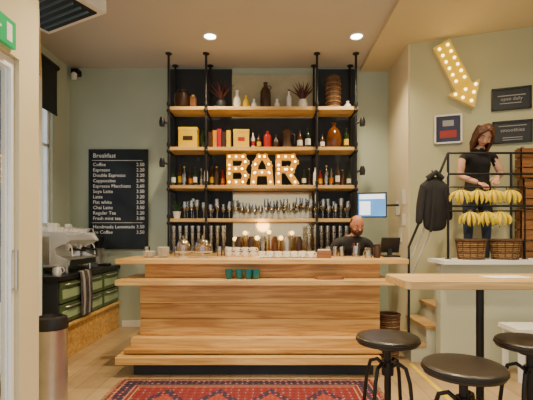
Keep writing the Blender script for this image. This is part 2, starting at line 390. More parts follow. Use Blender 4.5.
t=B('sugar_jar'); X=sx(375,4.3); t.lathe([(.035,0),(.04,.02),(.04,.10),(.03,.12),(.034,.13),(.034,.14),(.01,.15)],(X,4.22,1.11),M_brown); t.done()
t=B('tip_jar'); X=sx(366,4.3); t.lathe([(.035,0),(.04,.02),(.04,.08),(.03,.10),(.034,.11)],(X,4.2,1.11),M_glass); t.done()

# ---------------------------------------------------------------- back bar
YS0,YS1=5.44,5.78
SH={'1':3.10,'2':2.55,'3':2.03,'4':1.575}
XL,XR=sx(167,YS0),sx(358.5,YS0)
bp=B('back_panel')
bp.box(sx(170,5.86),sx(232,5.86),5.86,5.895,1.12,3.78,M_slate).box(sx(318,5.86),sx(357,5.86),5.86,5.895,1.12,3.78,M_slate)
bp.box(sx(232,5.86),sx(318,5.86),5.86,5.895,2.06,3.06,M_slate).box(sx(232,5.86),sx(318,5.86),5.86,5.895,3.06,3.7,mat('pale_panel',(.46,.43,.28),.7))
bp.done()
mr=B('wall_mirror'); mr.box(sx(233,5.86),sx(317,5.86),5.87,5.895,1.12,2.0,mat('mirror_amber',(.62,.48,.26),.12,.85,var=.05)); mr.box(sx(232,5.86),sx(318,5.86),5.86,5.895,2.0,2.05,W_dark).done()
s=B('bar_shelving')
for k,z in SH.items(): s.box(XL,XR,YS0,YS1,z-.045,z,W_shelf)
pxs=[168.5,206,317,356]
for p_ in pxs:
    x=sx(p_,5.41)
    for y in (5.415,5.805):
        s.tube([(x,y,1.10),(x,y,H-.02)],.016,M_black,10); s.lathe([(.045,0),(.045,.012)],(x,y,H-.013),M_black)
        s.lathe([(.045,0),(.045,.012)],(x,y,1.1),M_black)
    for z in SH.values():
        s.tube([(x,5.40,z-.065),(x,5.82,z-.065)],.014,M_black); s.sph((x,5.41,z-.065),.028,M_black)
        s.lathe([(.026,0),(.026,.05)],(x,5.415,z+.0),M_black,12)
for p_,z in ((164.5,2.86),(164.5,2.31),(360,2.86),(360,2.2)):
    x=sx(p_,5.41); d_=-1 if p_<200 else 1
    s.tube([(x-d_*.05,5.41,z),(x+d_*.03,5.40,z+.03)],.014,M_black); s.lathe([(.035,-.06),(.042,.0),(.025,.06)],(x+d_*.03,5.40,z+.02),M_black,10)
s.done(bevel=.003)
bc=B('back_counter'); bc.box(-1.5,1.3,5.36,5.85,1.05,1.10,W_top)
for i in range(4): bc.box(-1.48+i*.695,-1.48+i*.695+.68,5.40,5.84,.1,1.05,M_greyg).box(-1.2+i*.695,-1.08+i*.695,5.385,5.40,.9,.92,M_steel)
bc.box(-1.45,1.25,5.45,5.84,0,.1,M_black); bc.done()

def bottle(name,x,y,z,h,r,m,lab=None,cap=M_black):
    t=B(name); t.lathe([(r*.9,0),(r,.01),(r,h*.58),(r*.85,h*.66),(r*.35,h*.78),(r*.32,h*.93),(r*.4,h*.94),(r*.4,h)],(x,y,z),m,14)
    t.lathe([(r*.42,h*.94),(r*.42,h*1.01)],(x,y,z),cap,10)
    if lab: t.lathe([(r*1.02,h*.18),(r*1.02,h*.46)],(x,y,z),lab,14)
    t.done()
def X5(p,Y=5.58): return sx(p,Y)
z=SH['1']
t=B('lidded_urn'); t.lathe([(.06,0),(.10,.04),(.115,.14),(.10,.22),(.06,.25),(.065,.27),(.02,.30),(.02,.33)],(X5(182),5.6,z),M_brown); t.done()
t=B('wood_block_vase'); t.box(X5(190.5),X5(196),5.54,5.62,z,z+.17,W_dark).box(X5(192),X5(194.5),5.56,5.6,z+.17,z+.2,M_cream); t.done()
def vase(name,x,y,z,h,r,m): t=B(name); t.lathe([(r*.6,0),(r,h*.3),(r*.9,h*.55),(r*.4,h*.75),(r*.35,h*.9),(r*.5,h)],(x,y,z),m); t.done()
def agave(name,x,y,z,m,hh,n,pot):
    t=B(name); t.lathe([(.05,0),(.07,.05),(.065,.11),(.05,.13),(.055,.14)],(x,y,z),pot,14)
    for i in range(n):
        a=i*2.4; sp=.07+.14*(i/n); hgt=hh*(1-.4*i/n)
        t.tube([(x,y,z+.13),(x+math.cos(a)*sp*.4,y+math.sin(a)*sp*.3,z+.13+hgt*.5),(x+math.cos(a)*sp*1.1,y+math.sin(a)*sp*.6,z+.13+hgt)],[.016,.026,.002],m,5,.4)
    t.done()
agave('potted_agave',X5(221),5.6,z,M_leafr,.30,18,M_slate)
agave('potted_agave',X5(303),5.6,z,M_leafr,.28,18,M_por)
vase('ceramic_vase',X5(237),5.6,z,.27,.055,M_por); vase('ceramic_vase',X5(246),5.6,z,.2,.05,M_yel); vase('ceramic_vase',X5(254),5.6,z,.15,.04,M_por)
t=B('stoneware_bottle'); t.lathe([(.065,0),(.075,.02),(.075,.25),(.05,.3),(.028,.33),(.028,.37),(.035,.38)],(X5(265.5),5.6,z),M_brown); t.ring((X5(265.5)+.05,5.6,z+.31),.028,.007,M_brown,12,'y'); t.done()
vase('ceramic_vase',X5(277),5.6,z,.15,.045,M_por); bottle('glass_bottle',X5(289),5.6,z,.28,.035,M_por)
t=B('wicker_basket'); t.lathe([(.085,0),(.10,.1),(.105,.36),(.09,.46),(.08,.46),(.09,.36),(.08,.02)],(X5(333.5),5.6,z),M_wickd)
for k in range(7): t.ring((X5(333.5),5.6,z+.03+k*.065),.104,.007,M_wick)
t.done()
vase('storage_jar',X5(348),5.6,z,.12,.05,M_por)
z=SH['2']
def cbx(name,p0,p1,h,m,z,y=5.52,dd=.16,stripe=None):
    t=B(name); a,c_=X5(p0,y),X5(p1,y); t.box(a,c_,y,y+dd,z,z+h*.86,m).box(a-.004,c_+.004,y-.004,y+dd+.004,z+h*.86,z+h,m)
    if stripe: t.box(a+.06,c_-.06,y-.003,y,z+h*.38,z+h*.58,stripe)
    t.done()
cbx('gift_tin',178.5,197,.29,M_yel,z,stripe=M_brown)
bottle('wine_bottle',X5(203),5.6,z,.31,.037,M_dkg)
for i,p_ in enumerate((211,215.5,220,224.5,229)):
    t=B('hardcover_book'); a=X5(p_); t.box(a-.027,a+.027,5.5,5.64,z,z+.22+.02*(i%3),(M_brown,M_ora,M_red,M_brown,M_yel)[i]).box(a-.02,a+.02,5.505,5.645,z+.004,z+.196+.02*(i%3),M_paper); t.done()
cbx('gift_tin',233.5,249,.26,M_yel,z,stripe=M_red)
bottle('sauce_bottle',X5(253),5.6,z,.24,.03,M_por,M_red); bottle('sauce_bottle',X5(259),5.6,z,.22,.03,M_amber,M_yel)
t=B('red_canister'); t.lathe([(.055,0),(.055,.17),(.05,.19),(.02,.22),(.02,.25)],(X5(267.5),5.6,z),M_red); t.done()
vase('ceramic_vase',X5(276),5.6,z,.2,.045,M_brown)
t=B('coffee_pot'); t.lathe([(.08,0),(.075,.02),(.055,.15),(.07,.25),(.03,.27),(.012,.3)],(X5(287),5.6,z),M_brown,8); t.tube([(X5(287)+.06,5.6,z+.22),(X5(287)+.11,5.6,z+.2),(X5(287)+.10,5.6,z+.08)],.01,M_black); t.done()
bottle('wine_bottle',X5(300),5.6,z,.27,.036,M_amber,M_paper); bottle('wine_bottle',X5(308),5.6,z,.31,.037,M_dkg,M_paper)
t=B('demijohn'); t.lathe([(.085,0),(.105,.04),(.11,.16),(.085,.25),(.03,.31),(.03,.36),(.038,.37)],(X5(334),5.6,z),M_amber,20); t.done()
bottle('wine_bottle',X5(322.5),5.6,z,.22,.033,M_brown,M_paper); bottle('wine_bottle',X5(346.5),5.6,z,.3,.036,M_dkg,M_yel)
z=SH['3']
cols=[M_dkg,M_amber,M_glass,M_brown,M_dkg,M_glass,M_por,M_amber,M_brown,M_red]
labs=[M_paper,M_yel,None,M_ora,M_paper,None]
p_=173.5; i=0
while p_<225:
    bottle('liquor_bottle',X5(p_,5.55),5.55+.07*(i%2),z,random.uniform(.24,.32),random.uniform(.027,.032),cols[i%10],labs[i%6],(M_black,M_brown,M_yel)[i%3]); p_+=5.4; i+=1
p_=304
while p_<354:
    bottle('liquor_bottle',X5(p_,5.55),5.55+.07*(i%2),z,random.uniform(.2,.32),random.uniform(.027,.032),cols[(i*3)%10],labs[i%6],(M_black,M_brown,M_yel)[i%3]); p_+=5.6; i+=1
# BAR marquee letters (deep channel letters with bulbs)
def stroke(bb,pts,w,y0,y1,m):
    for a,c_ in zip(pts[:-1],pts[1:]):
        a=Vector(a);c_=Vector(c_);dd=(c_-a); L=dd.length; ang=math.atan2(dd.y,dd.x)
        R=RY(-ang); mid=(a+c_)/2
        bb.cbox((mid.x,(y0+y1)/2+.01,mid.y),(L+w,y1-y0-.02,w),M_cream,R)
        bb.cbox((mid.x,y0+.006,mid.y),(L+w-.016,.012,w-.016),m,R)
        k=max(1,round(L/.10))
        for q in range(k+1):
            pz=a+dd*(q/k); bb.sph((pz.x,y0-.010,pz.y),.0155,M_bulb,8,6)
hh=.43; ww=.084
def letter(name,px0,px1,polys):
    t=B(name); a=X5(px0,5.50); c_=X5(px1,5.50); W=c_-a-ww
    for pl in polys: stroke(t,[(a+ww/2+u*W,z+ww/2+.003+v*(hh-ww)) for u,v in pl],ww,5.47,5.56,M_glow)
    t.done()
letter('marquee_letter_b',226.5,248.5,[[(0,0),(0,1),(.85,1),(1,.8),(.8,.52),(0,.52)],[(.8,.52),(1,.25),(.85,0),(0,0)]])
letter('marquee_letter_a',250.5,273.5,[[(0,0),(.1,.7),(.35,1),(.65,1),(.9,.7),(1,0)],[(.1,.38),(.9,.38)]])
letter('marquee_letter_r',275.5,298,[[(0,0),(0,1),(.85,1),(1,.8),(.8,.5),(0,.5)],[(.5,.5),(1,0)]])
lamp('marquee_lamp','POINT',(X5(262),5.22,2.27),4,(1,.55,.12),shadow_soft_size=.2)
# glasses
def wineglass(bb,x,y,z,h=.2,r=.036,m=M_glass):
    bb.lathe([(r*.9,0),(r*.85,.004),(.004,.012),(.004,h*.42),(r*.6,h*.5),(r,h*.68),(r*.8,h),(r*.74,h),(r*.93,h*.68),(r*.5,h*.52),(.002,h*.47)],(x,y,z),m,12)
z=SH['4']; t=B('wine_glass_row')
p_=186
while p_<352:
    for y in (5.5,5.62):
        if random.random()<.95: wineglass(t,X5(p_,5.55)+random.uniform(-.008,.008),y,z,random.uniform(.18,.29),random.uniform(.033,.039))
    p_+=6.2
t.done()
t=B('potted_herb'); x=X5(177,5.55); t.lathe([(.04,0),(.055,.09),(.058,.10),(.045,.095)],(x,5.55,z),M_por,14)
for k in range(26):
    a=k*2.4; r_=.02+.06*random.random(); h_=.12+.12*random.random()
    t.tube([(x,5.55,z+.09),(x+r_*.6*math.cos(a),5.55+r_*.6*math.sin(a),z+h_*.8+.03),(x+r_*math.cos(a),5.55+r_*math.sin(a),z+h_+.03)],[.003,.016,.003],M_leaf,5,.4)
t.done()
z=1.10
for a_,b_,n_ in ((174,228,4),(309,351,4)):
    t=B('tumbler_stack'); p_=a_
    while p_<b_:
        for l in range(n_):
            tumbler(t,X5(p_,5.55),5.55,z+l*.095,.036,.092,M_glass)
        p_+=6.2
    t.done()
M_brass=mat('brass',(.6,.36,.08),.25,.9); M_gl=mat('globe_glow',(1,.8,.4),.4,em=(1,.64,.18),es=4)
for px_,q in ((235,239),(245,233),(257,238),(269,232),(281,238),(292,233)):
    t=B('stand_in_glow_globe'); x=X5(px_,5.6); zc=sz(q,5.6)  # added glowing globes, standing in for warm reflections by the mirror
    t.lathe([(.045,0),(.045,.015),(.012,.03),(.012,zc-z-.03)],(x,5.6,z),M_brass); t.sph((x,5.6,zc),.032,M_gl); t.done()
t=B('bean_jar_row'); 
for px_ in (239,251,263,275,287,299): t.lathe([(.045,0),(.05,.17),(.03,.21),(.03,.23)],(X5(px_,5.47),5.45,z),(M_amber,M_brown,M_steel,M_glass,M_brown)[int(px_)%5],12)
t.done()
lamp('back_counter_glow','POINT',(X5(262),5.40,1.5),6,(1,.6,.22),shadow_soft_size=.1)  # added point light spreading the globes' warm glow

# monitor
m_=B('wall_monitor'); m_.T=TR((sx(372,5.3),5.3,sz(205,5.3)))@RZ(math.radians(-14))
m_.box(-.19,.19,0,.03,-.165,.165,M_black); m_.box(-.175,.175,-.003,0,-.15,.15,M_scr)
m_.box(-.16,.16,-.006,-.003,.08,.14,M_scrw).box(-.16,-.02,-.006,-.003,-.13,.05,M_scrw)
m_.tube([(.0,.03,0),(.1,.14,0),(.28,.1,0),(.345,.12,0)],.015,M_black); m_.T=Matrix(); m_.done()

# ---------------------------------------------------------------- chalkboard
cb=B('menu_chalkboard'); x0_,x1_=sx(89,5.88),sx(148,5.88); z0_,z1_=sz(249,5.88),sz(149.5,5.88)
cb.box(x0_,x1_,5.875,5.898,z0_,z1_,M_board)
for a in ((x0_,x0_+.02,z0_,z1_),(x1_-.02,x1_,z0_,z1_),(x0_,x1_,z0_,z0_+.02),(x0_,x1_,z1_-.02,z1_)): cb.box(a[0],a[1],5.865,5.895,a[2],a[3],M_black)
zt=z1_-.12; cb.text('Breakfast',.09,(x0_+.06,5.873,zt),M_chalk); cb.box(x0_+.05,x1_-.08,5.872,5.875,zt-.045,zt-.04,M_chalk)
items=[('Coffee','2.50'),('Espresso','2.20'),('Double Espresso','3.20'),('Cappuccino','2.90'),('Espresso Macchiato','2.60'),('Soya Latte','3.50'),('Latte','3.20'),('Flat white','3.50'),('Chai Latte','3.50'),('Regular Tea','2.20'),('Fresh mint tea','3.00'),None,('Handmade Lemonade','3.50'),('Ice Coffee','3.50')]
zt-=.125
for it in items:
    if it is None: cb.box(x0_+.05,x1_-.08,5.872,5.875,zt+.035,zt+.04,M_chalk); zt-=.045; continue
    cb.text(it[0],.070,(x0_+.06,5.873,zt),M_chalk); cb.text(it[1],.070,(x1_-.17,5.873,zt),M_chalk); zt-=.079
cb.done()

# ---------------------------------------------------------------- coffee station (left)
st=B('coffee_station')
st.box(-2.94,-2.2,4.2,5.88,.86,.91,M_black)
st.box(-2.94,-2.24,4.22,5.86,.38,.86,M_slate)
Mtag=mat('label_mint',(.28,.38,.22),.4)
for i in range(3):
    a=4.24+i*.54
    st.box(-2.24,-2.215,a,a+.52,.40,.60,M_greyg).box(-2.24,-2.215,a,a+.52,.62,.84,M_greyg)
    for zc in (.57,.81): st.tube([(-2.215,a+.1,zc),(-2.19,a+.12,zc),(-2.19,a+.4,zc),(-2.215,a+.42,zc)],.009,M_steel)
    st.box(-2.216,-2.21,a+.03,a+.49,.44,.53,Mtag).box(-2.216,-2.21,a+.03,a+.49,.66,.76,Mtag)
st.box(-2.94,-2.22,4.2,5.88,0,.37,W_bar[0]); st.box(-2.94,-2.19,4.18,5.88,.35,.38,W_bar[2])
st.done(bevel=.003)
em=B('espresso_machine'); em.T=TR((.10,.08,0))
em.box(-2.86,-2.42,4.55,5.25,.99,1.06,M_black); 
for a in(-2.8,-2.48):
    for c_ in(4.6,5.2): em.tube([(a,c_,.91),(a,c_,.99)],.018,M_chrome)
em.box(-2.86,-2.62,4.57,5.23,1.06,1.30,M_chrome)
em.prismy([(-2.88,1.24),(-2.45,1.24),(-2.42,1.29),(-2.48,1.36),(-2.86,1.38)],4.53,5.27,M_chrome)
for yy,d2 in ((4.50,.03),(5.27,.03)):
    em.prismy([(-2.88,.98),(-2.42,.98),(-2.40,1.05),(-2.56,1.12),(-2.56,1.2),(-2.40,1.28),(-2.46,1.38),(-2.88,1.40)],yy,yy+d2,M_chrome)
em.prismy([(-2.84,1.02),(-2.62,1.02),(-2.62,1.33),(-2.84,1.34)],4.492,4.50,M_steel)
em.box(-2.62,-2.41,4.56,5.24,1.06,1.075,M_steel)
for yy in (4.75,5.05):
    em.lathe([(.035,0),(.04,.05)],(-2.53,yy,1.19),M_chrome); em.tube([(-2.53,yy,1.185),(-2.40,yy,1.17),(-2.33,yy,1.165)],[.028,.012,.016],M_black); em.lathe([(.03,0),(.032,.03)],(-2.53,yy,1.165),M_chrome)
for yy in (4.6,5.2): em.tube([(-2.46,yy,1.26),(-2.42,yy,1.2),(-2.41,yy,1.10)],.007,M_chrome)
for a in range(3):
    for c_ in range(7): cup(em,-2.8+a*.13,4.60+c_*.10,1.385,.035,.055,M_por,True)
for c_ in (0,1,4): cup(em,-2.67,4.60+c_*.10,1.435,.035,.055,M_por,True)
em.tube([(-2.87,4.52,1.40),(-2.87,4.52,1.43),(-2.87,5.28,1.43),(-2.87,5.28,1.40)],.006,M_chrome); em.tube([(-2.47,4.52,1.38),(-2.47,4.52,1.43),(-2.47,5.28,1.43),(-2.47,5.28,1.38)],.006,M_chrome)
em.ring((-2.46,4.9,1.3),.03,.006,M_black,14,'x')
em.T=Matrix(); em.done()
gr=B('coffee_grinder'); gr.T=TR((-2.55,5.52,.91)); gr.box(-.08,.14,-.08,.08,0,.03,M_steel); gr.lathe([(.06,.03),(.065,.25),(.08,.30)],(-.01,0,0),M_steel); gr.lathe([(.03,.30),(.085,.42),(.085,.50),(.09,.51),(.02,.53)],(-.01,0,0),M_amber); gr.cbox((.09,0,.17),(.08,.06,.03),M_steel); gr.T=Matrix(); gr.done()
gr=B('coffee_grinder'); gr.T=TR((-2.45,5.74,.91)); gr.box(-.08,.14,-.08,.08,0,.03,M_black); gr.lathe([(.06,.03),(.065,.2),(.08,.25)],(-.01,0,0),M_steel); gr.lathe([(.03,.25),(.075,.36),(.075,.42),(.02,.44)],(-.01,0,0),M_black); gr.cbox((.09,0,.14),(.08,.06,.03),M_steel); gr.T=Matrix(); gr.done()
t=B('milk_pitcher'); t.lathe([(.045,0),(.05,.05),(.038,.09),(.045,.11)],(-2.32,4.36,.91),M_chrome); t.ring((-2.27,4.36,.965),.03,.005,M_chrome,12,'y'); t.done()
t=B('syrup_bottle_group')
for i,(a,c_) in enumerate(((-2.83,4.27),(-2.70,4.3),(-2.58,4.27),(-2.48,4.3))): t.lathe([(.035,0),(.035,.16),(.013,.22),(.013,.27)],(a,c_,.91),(M_dkg,M_amber,M_por,M_teal)[i],12)
t.done()
tw=B('kitchen_towel')
Mt=mat('towel_stripe',(.05,.045,.05),.9,var=.6,scale=20); Mt2=mat('towel_light',(.30,.28,.26),.9)
for i in range(6):
    y=4.62+i*.045
    tw.tube([(-2.215,y,.93),(-2.185,y,.925),(-2.172+.006*(i%2),y,.84),(-2.17+.008*(i%2),y+.01,.6),(-2.17,y+.012,.42)],[.02,.024,.024,.026,.02],[Mt,Mt2,Mt][i%3],8,.35)
tw.done()
# bananas
def banana(bb,base,d,L,curl,m=M_ban,k=1):
    base=Vector(base); d=Vector(d).normalized(); curl=Vector(curl)
    pts=[];rad=[]
    for i in range(9):
        t_=i/8; pts.append(tuple(base+d*L*t_+curl*(4*t_*(1-t_))*L*.26)); rad.append(k*[.006,.009,.016,.020,.021,.020,.017,.010,.004][i])
    bb.tube(pts,rad,m,6); bb.tube([pts[0],tuple(Vector(pts[0])-d*.02)],[.007,.008],M_banend,6); bb.sph(pts[-1],.007,M_banend,6,4)
def bunch(x,y,z,n=5,L=.18,ph=0):
    t=B('banana_bunch'); t.sph((x,y,z),(.018,.012,.016),M_banend,8,6)
    for i in range(n):                      # front layer
        a=(i-(n-1)/2)/(n/2)
        banana(t,(x+a*.02,y-.01,z),(a*.55+ph,-.30,-1),L*(1-.08*abs(a)),(a*1.1,-.5,.1),M_ban if i%2 else M_bang,.92)
    for i in range(n-1):                    # rear layer, spread wider
        a=(i-(n-2)/2)/((n-1)/2)
        banana(t,(x+a*.02,y+.012,z-.005),(a*.95-ph,.05,-.85),L*.95,(a*.9,.2,.35),M_ban,.85)
    t.done()
t=B('banana_bunch'); 
for i in range(4): banana(t,(-2.76,4.42+.03*i,1.42-.002*i),(.1,-.1+.1*i,-1),.17,(.6,0,0))
t.tube([(-2.86,4.44,.91),(-2.86,4.44,1.46),(-2.76,4.44,1.44)],.007,M_iron); t.lathe([(.045,0),(.045,.01)],(-2.86,4.44,.911),M_iron); t.done()

# bin
bn=B('waste_bin'); X=-1.735; Yb=3.17
bn.lathe([(.118,0),(.122,.02),(.12,.03),(.12,.60),(.124,.61)],(X,Yb,0),M_steel,32); bn.lathe([(.124,.61),(.126,.66),(.115,.70),(.09,.71),(.085,.69),(.02,.685)],(X,Yb,0),M_black,32); bn.done()

# ---------------------------------------------------------------- right platform
pl=B('platform'); pl.prismz([(2.15,4.22),(3.59,4.22),(3.59,4.42),(2.15,4.90)],0,.95,W_step); pl.done()
stn=B('staircase')
for i in range(4):
    a=1.50+i*.1625; stn.box(a,a+.1625,4.25,4.86,0,.19*(i+1)-.03,M_half); stn.box(a-.015,a+.16,4.24,4.86,.19*(i+1)-.03,.19*(i+1),W_step)
stn.done()
hw=B('wall_half'); hw.box(1.74,3.59,4.08,4.2,0,1.06,M_half); hw.done(recenter=False)
cp=B('trim_halfwall_cap'); cp.box(1.71,3.59,3.93,4.34,1.06,1.10,M_white); cp.done()
rl=B('pipe_railing'); YR=4.38
for x in (1.95,2.64,3.35): rl.tube([(x,YR,.96 if x>2.2 else .58),(x,YR,sz(153,YR))],.014,M_black)
for q in (153,174,206): rl.tube([(1.95,YR,sz(q,YR)),(3.58,YR,sz(q,YR))],.012,M_black)
rl.tube([(1.52,YR,.19),(1.52,YR,1.22),(1.95,YR,sz(153,YR))],.014,M_black)
rl.tube([(1.52,YR,.85),(1.95,YR,sz(190,YR))],.011,M_steel); rl.tube([(1.52,YR,1.04),(1.95,YR,sz(172,YR))],.011,M_steel)
rl.done()
ro=B('banana_rack'); YB=4.12; zr=sz(187,YB)
ro.tube([(sx(448,YB),YB,1.101),(sx(448,YB),YB,zr),(sx(525,YB),YB,zr),(sx(525,YB),YB,1.101)],.010,M_iron)
for p_ in (460,476,492,508): ro.ring((sx(p_,YB),YB,zr-.018),.018,.004,M_iron,12,'y')
for p_ in(448,525): ro.lathe([(.03,0),(.03,.01)],(sx(p_,YB),YB,1.1),M_iron)
zr2=sz(211,YB); ro.tube([(sx(448,YB),YB,zr2),(sx(525,YB),YB,zr2)],.008,M_iron)
ro.done()
for p_,ph in ((460,.08),(476,-.08),(492,.1),(508,-.05)): bunch(sx(p_,YB),YB-.025,zr-.035,4,.155,ph)
for p_,ph in ((468,-.1),(484,.1),(498,-.04)): bunch(sx(p_,YB),YB-.035,zr2-.012,4,.155,ph)
def basket(name,x,y,z,r,h,m=M_wick):
    t=B(name); t.lathe([(r*.8,0),(r*.85,.01),(r,h),(r*.93,h),(r*.8,.03),(.01,.03)],(x,y,z),m,24)
    for k in range(int(h/.028)): t.ring((x,y,z+.015+k*.028),r*(.83+.17*(k*.028/h)),.008,M_wick if k%2 else M_wickd,24)
    for k in range(12):
        a=k*math.pi/6; t.tube([(x+r*.84*math.cos(a),y+r*.84*math.sin(a),z),(x+r*1.02*math.cos(a),y+r*1.02*math.sin(a),z+h)],.006,M_wickd,5)
    t.ring((x,y,z+h),r*1.0,.013,M_wickd); t.done()
basket('fruit_basket',sx(470,YB),4.10,1.10,.14,.20); basket('fruit_basket',sx(504,YB),4.10,1.10,.14,.20)
basket('wicker_floor_basket',1.27,4.3,0,.12,.5,M_wickd)
for i in range(4):
    t=B('wooden_crate'); t.T=TR((3.02-.03*(i%2),4.47,.95+i*.345))
    w_,dd,h_=.22,.055,.33
    for k in range(3): t.box(-w_,w_,-dd,-dd+.012,.01+k*.11,.01+k*.11+.095,W_dark).box(-w_,w_,dd-.012,dd,.01+k*.11,.01+k*.11+.095,W_dark).box(-w_,-w_+.012,-dd,dd,.01+k*.11,.105+k*.11,W_dark).box(w_-.012,w_,-dd,dd,.01+k*.11,.105+k*.11,W_dark)
    for a in (-w_+.012,w_-.042): t.box(a,a+.03,-dd+.012,-dd+.03,0,h_+.01,W_dark).box(a,a+.03,dd-.03,dd-.012,0,h_+.01,W_dark)
    t.box(-w_+.01,w_-.01,-dd+.01,dd-.01,0,.012,W_dark); t.T=Matrix(); t.done()
bn=B('white_bench'); bn.box(2.25,3.4,3.62,3.95,.45,.49,M_white)
for x in(2.30,3.35):
    for y in (3.66,3.91): bn.box(x-.02,x+.02,y-.02,y+.02,0,.45,M_white)
bn.box(2.32,3.33,3.65,3.67,.37,.45,M_white).box(2.32,3.33,3.90,3.92,.37,.45,M_white); bn.done()

# slanted wall items
ANG=-math.atan2(.43,1.27)
def wpt(px_,q):
    k=(px_-270)/400; s_=(5.05*k-1.77)/(.947+.321*k); Y=5.05-.321*s_; return (1.77+.947*s_-.003*.321,Y-.003*.947,sz(q,Y)),Y
def framed(px0,px1,q0,q1,fm,inner,blocks,name):
    (a,Y)=wpt((px0+px1)/2,(q0+q1)/2); w_=(px1-px0)*Y/400/ .86; h_=(q1-q0)*Y/400
    t=B(name); t.box(-w_/2,w_/2,-.02,0,-h_/2,h_/2,inner)
    for g in ((-w_/2,-w_/2+.02,-h_/2,h_/2),(w_/2-.02,w_/2,-h_/2,h_/2),(-w_/2,w_/2,-h_/2,-h_/2+.02),(-w_/2,w_/2,h_/2-.02,h_/2)): t.box(g[0],g[1],-.03,0,g[2],g[3],fm)
    for (u0,u1,v0,v1,m) in blocks: t.box(-w_/2+u0*w_,-w_/2+u1*w_,-.022,-.02,-h_/2+v0*h_,-h_/2+v1*h_,m)
    return t,a
M_grey=mat('print_grey',(.32,.32,.32),.6); M_navy=mat('print_navy',(.02,.03,.08),.6)
t,a=framed(496,526,88,110,M_black,M_slate,[(.15,.85,.62,.66,M_grey),(.2,.75,.28,.31,M_grey)],'framed_picture'); t.text('open daily',.055,(0,-.022,-.02),M_grey,align='CENTER'); t.done(loc=a,rz=ANG)
t,a=framed(497,527,121,143,M_black,M_slate,[(.15,.85,.75,.78,M_grey),(.25,.75,.22,.25,M_grey),(.25,.75,.12,.15,M_grey)],'framed_picture'); t.text('smoothies',.06,(0,-.022,.0),M_grey,align='CENTER'); t.done(loc=a,rz=ANG)
t,a=framed(437,459,115,144,M_paper,M_navy,[(.2,.8,.2,.45,mat('print_red',(.3,.03,.02),.6)),(.3,.7,.6,.8,M_grey)],'framed_poster'); t.done(loc=a,rz=ANG)
# arrow sign
t=B('arrow_marquee_sign'); a,Y=wpt(457,78)
wd=.10
t.T=RY(math.radians(-24))
t.prismy([(-wd,.45),(wd,.45),(wd,-.16),(.19,-.16),(0,-.44),(-.19,-.16),(-wd,-.16)],-.09,0,M_cream)
t.prismy([(-wd+.012,.438),(wd-.012,.438),(wd-.012,-.172),(.168,-.172),(0,-.42),(-.168,-.172),(-wd+.012,-.172)],-.094,-.09,M_glowy)
for zz_ in [.39-.09*k for k in range(6)]:
    for xx in (-.05,.05): t.sph((xx,-.105,zz_),.018,M_bulb,8,6)
for xx,zz_ in ((-.12,-.2),(0,-.2),(.12,-.2),(-.065,-.275),(.065,-.275),(0,-.355)): t.sph((xx,-.105,zz_),.018,M_bulb,8,6)
t.T=Matrix(); t.done(loc=a,rz=ANG)
lamp('arrow_lamp','POINT',(a[0]-.16,a[1]-.48,a[2]),3,(1,.6,.16),shadow_soft_size=.15)
for (y,z_,w_,h_) in ((5.2,1.85,.12,.2),(5.45,1.72,.14,.2),(5.2,1.55,.12,.15),(5.35,1.35,.13,.18)):
    B('notice_paper').box(1.738,1.744,y-w_/2,y+w_/2,z_-h_/2,z_+h_/2,M_paper).done()

# jacket
jk=B('hanging_jacket'); jx,jy,jt=1.75,4.27,1.98
V=[((jx,jy,jt),(.05,.04)),((jx+.0,jy,jt-.09),(.12,.05)),((jx,jy,jt-.3),(.13,.06)),((jx+.01,jy,jt-.48),(.14,.06)),((jx+.01,jy,jt-.60),(.13,.05)),
   ((jx-.11,jy,jt-.12),.05),((jx-.15,jy-.01,jt-.32),.045),((jx-.17,jy-.02,jt-.52),.038),((jx+.10,jy,jt-.12),.05),((jx+.15,jy-.01,jt-.3),.045),((jx+.15,jy-.02,jt-.48),.038)]
jk.skin(V,[(0,1),(1,2),(2,3),(3,4),(1,5),(5,6),(6,7),(1,8),(8,9),(9,10)],M_cloth,2,1)
jk.tube([(jx-.03,jy-.045,jt-.1),(jx-.04,jy-.065,jt-.35),(jx-.06,jy-.06,jt-.6)],[.01,.02,.014],M_cloth,6)
jk.tube([(jx-.08,jy-.02,jt-.03),(jx,jy-.05,jt+.03),(jx+.08,jy-.02,jt-.03)],.03,M_cloth); jk.tube([(jx,jy,jt+.02),(jx,jy+.05,jt+.07),(jx+.02,YR-.02,jt-.06)],.006,M_iron)
jk.done()

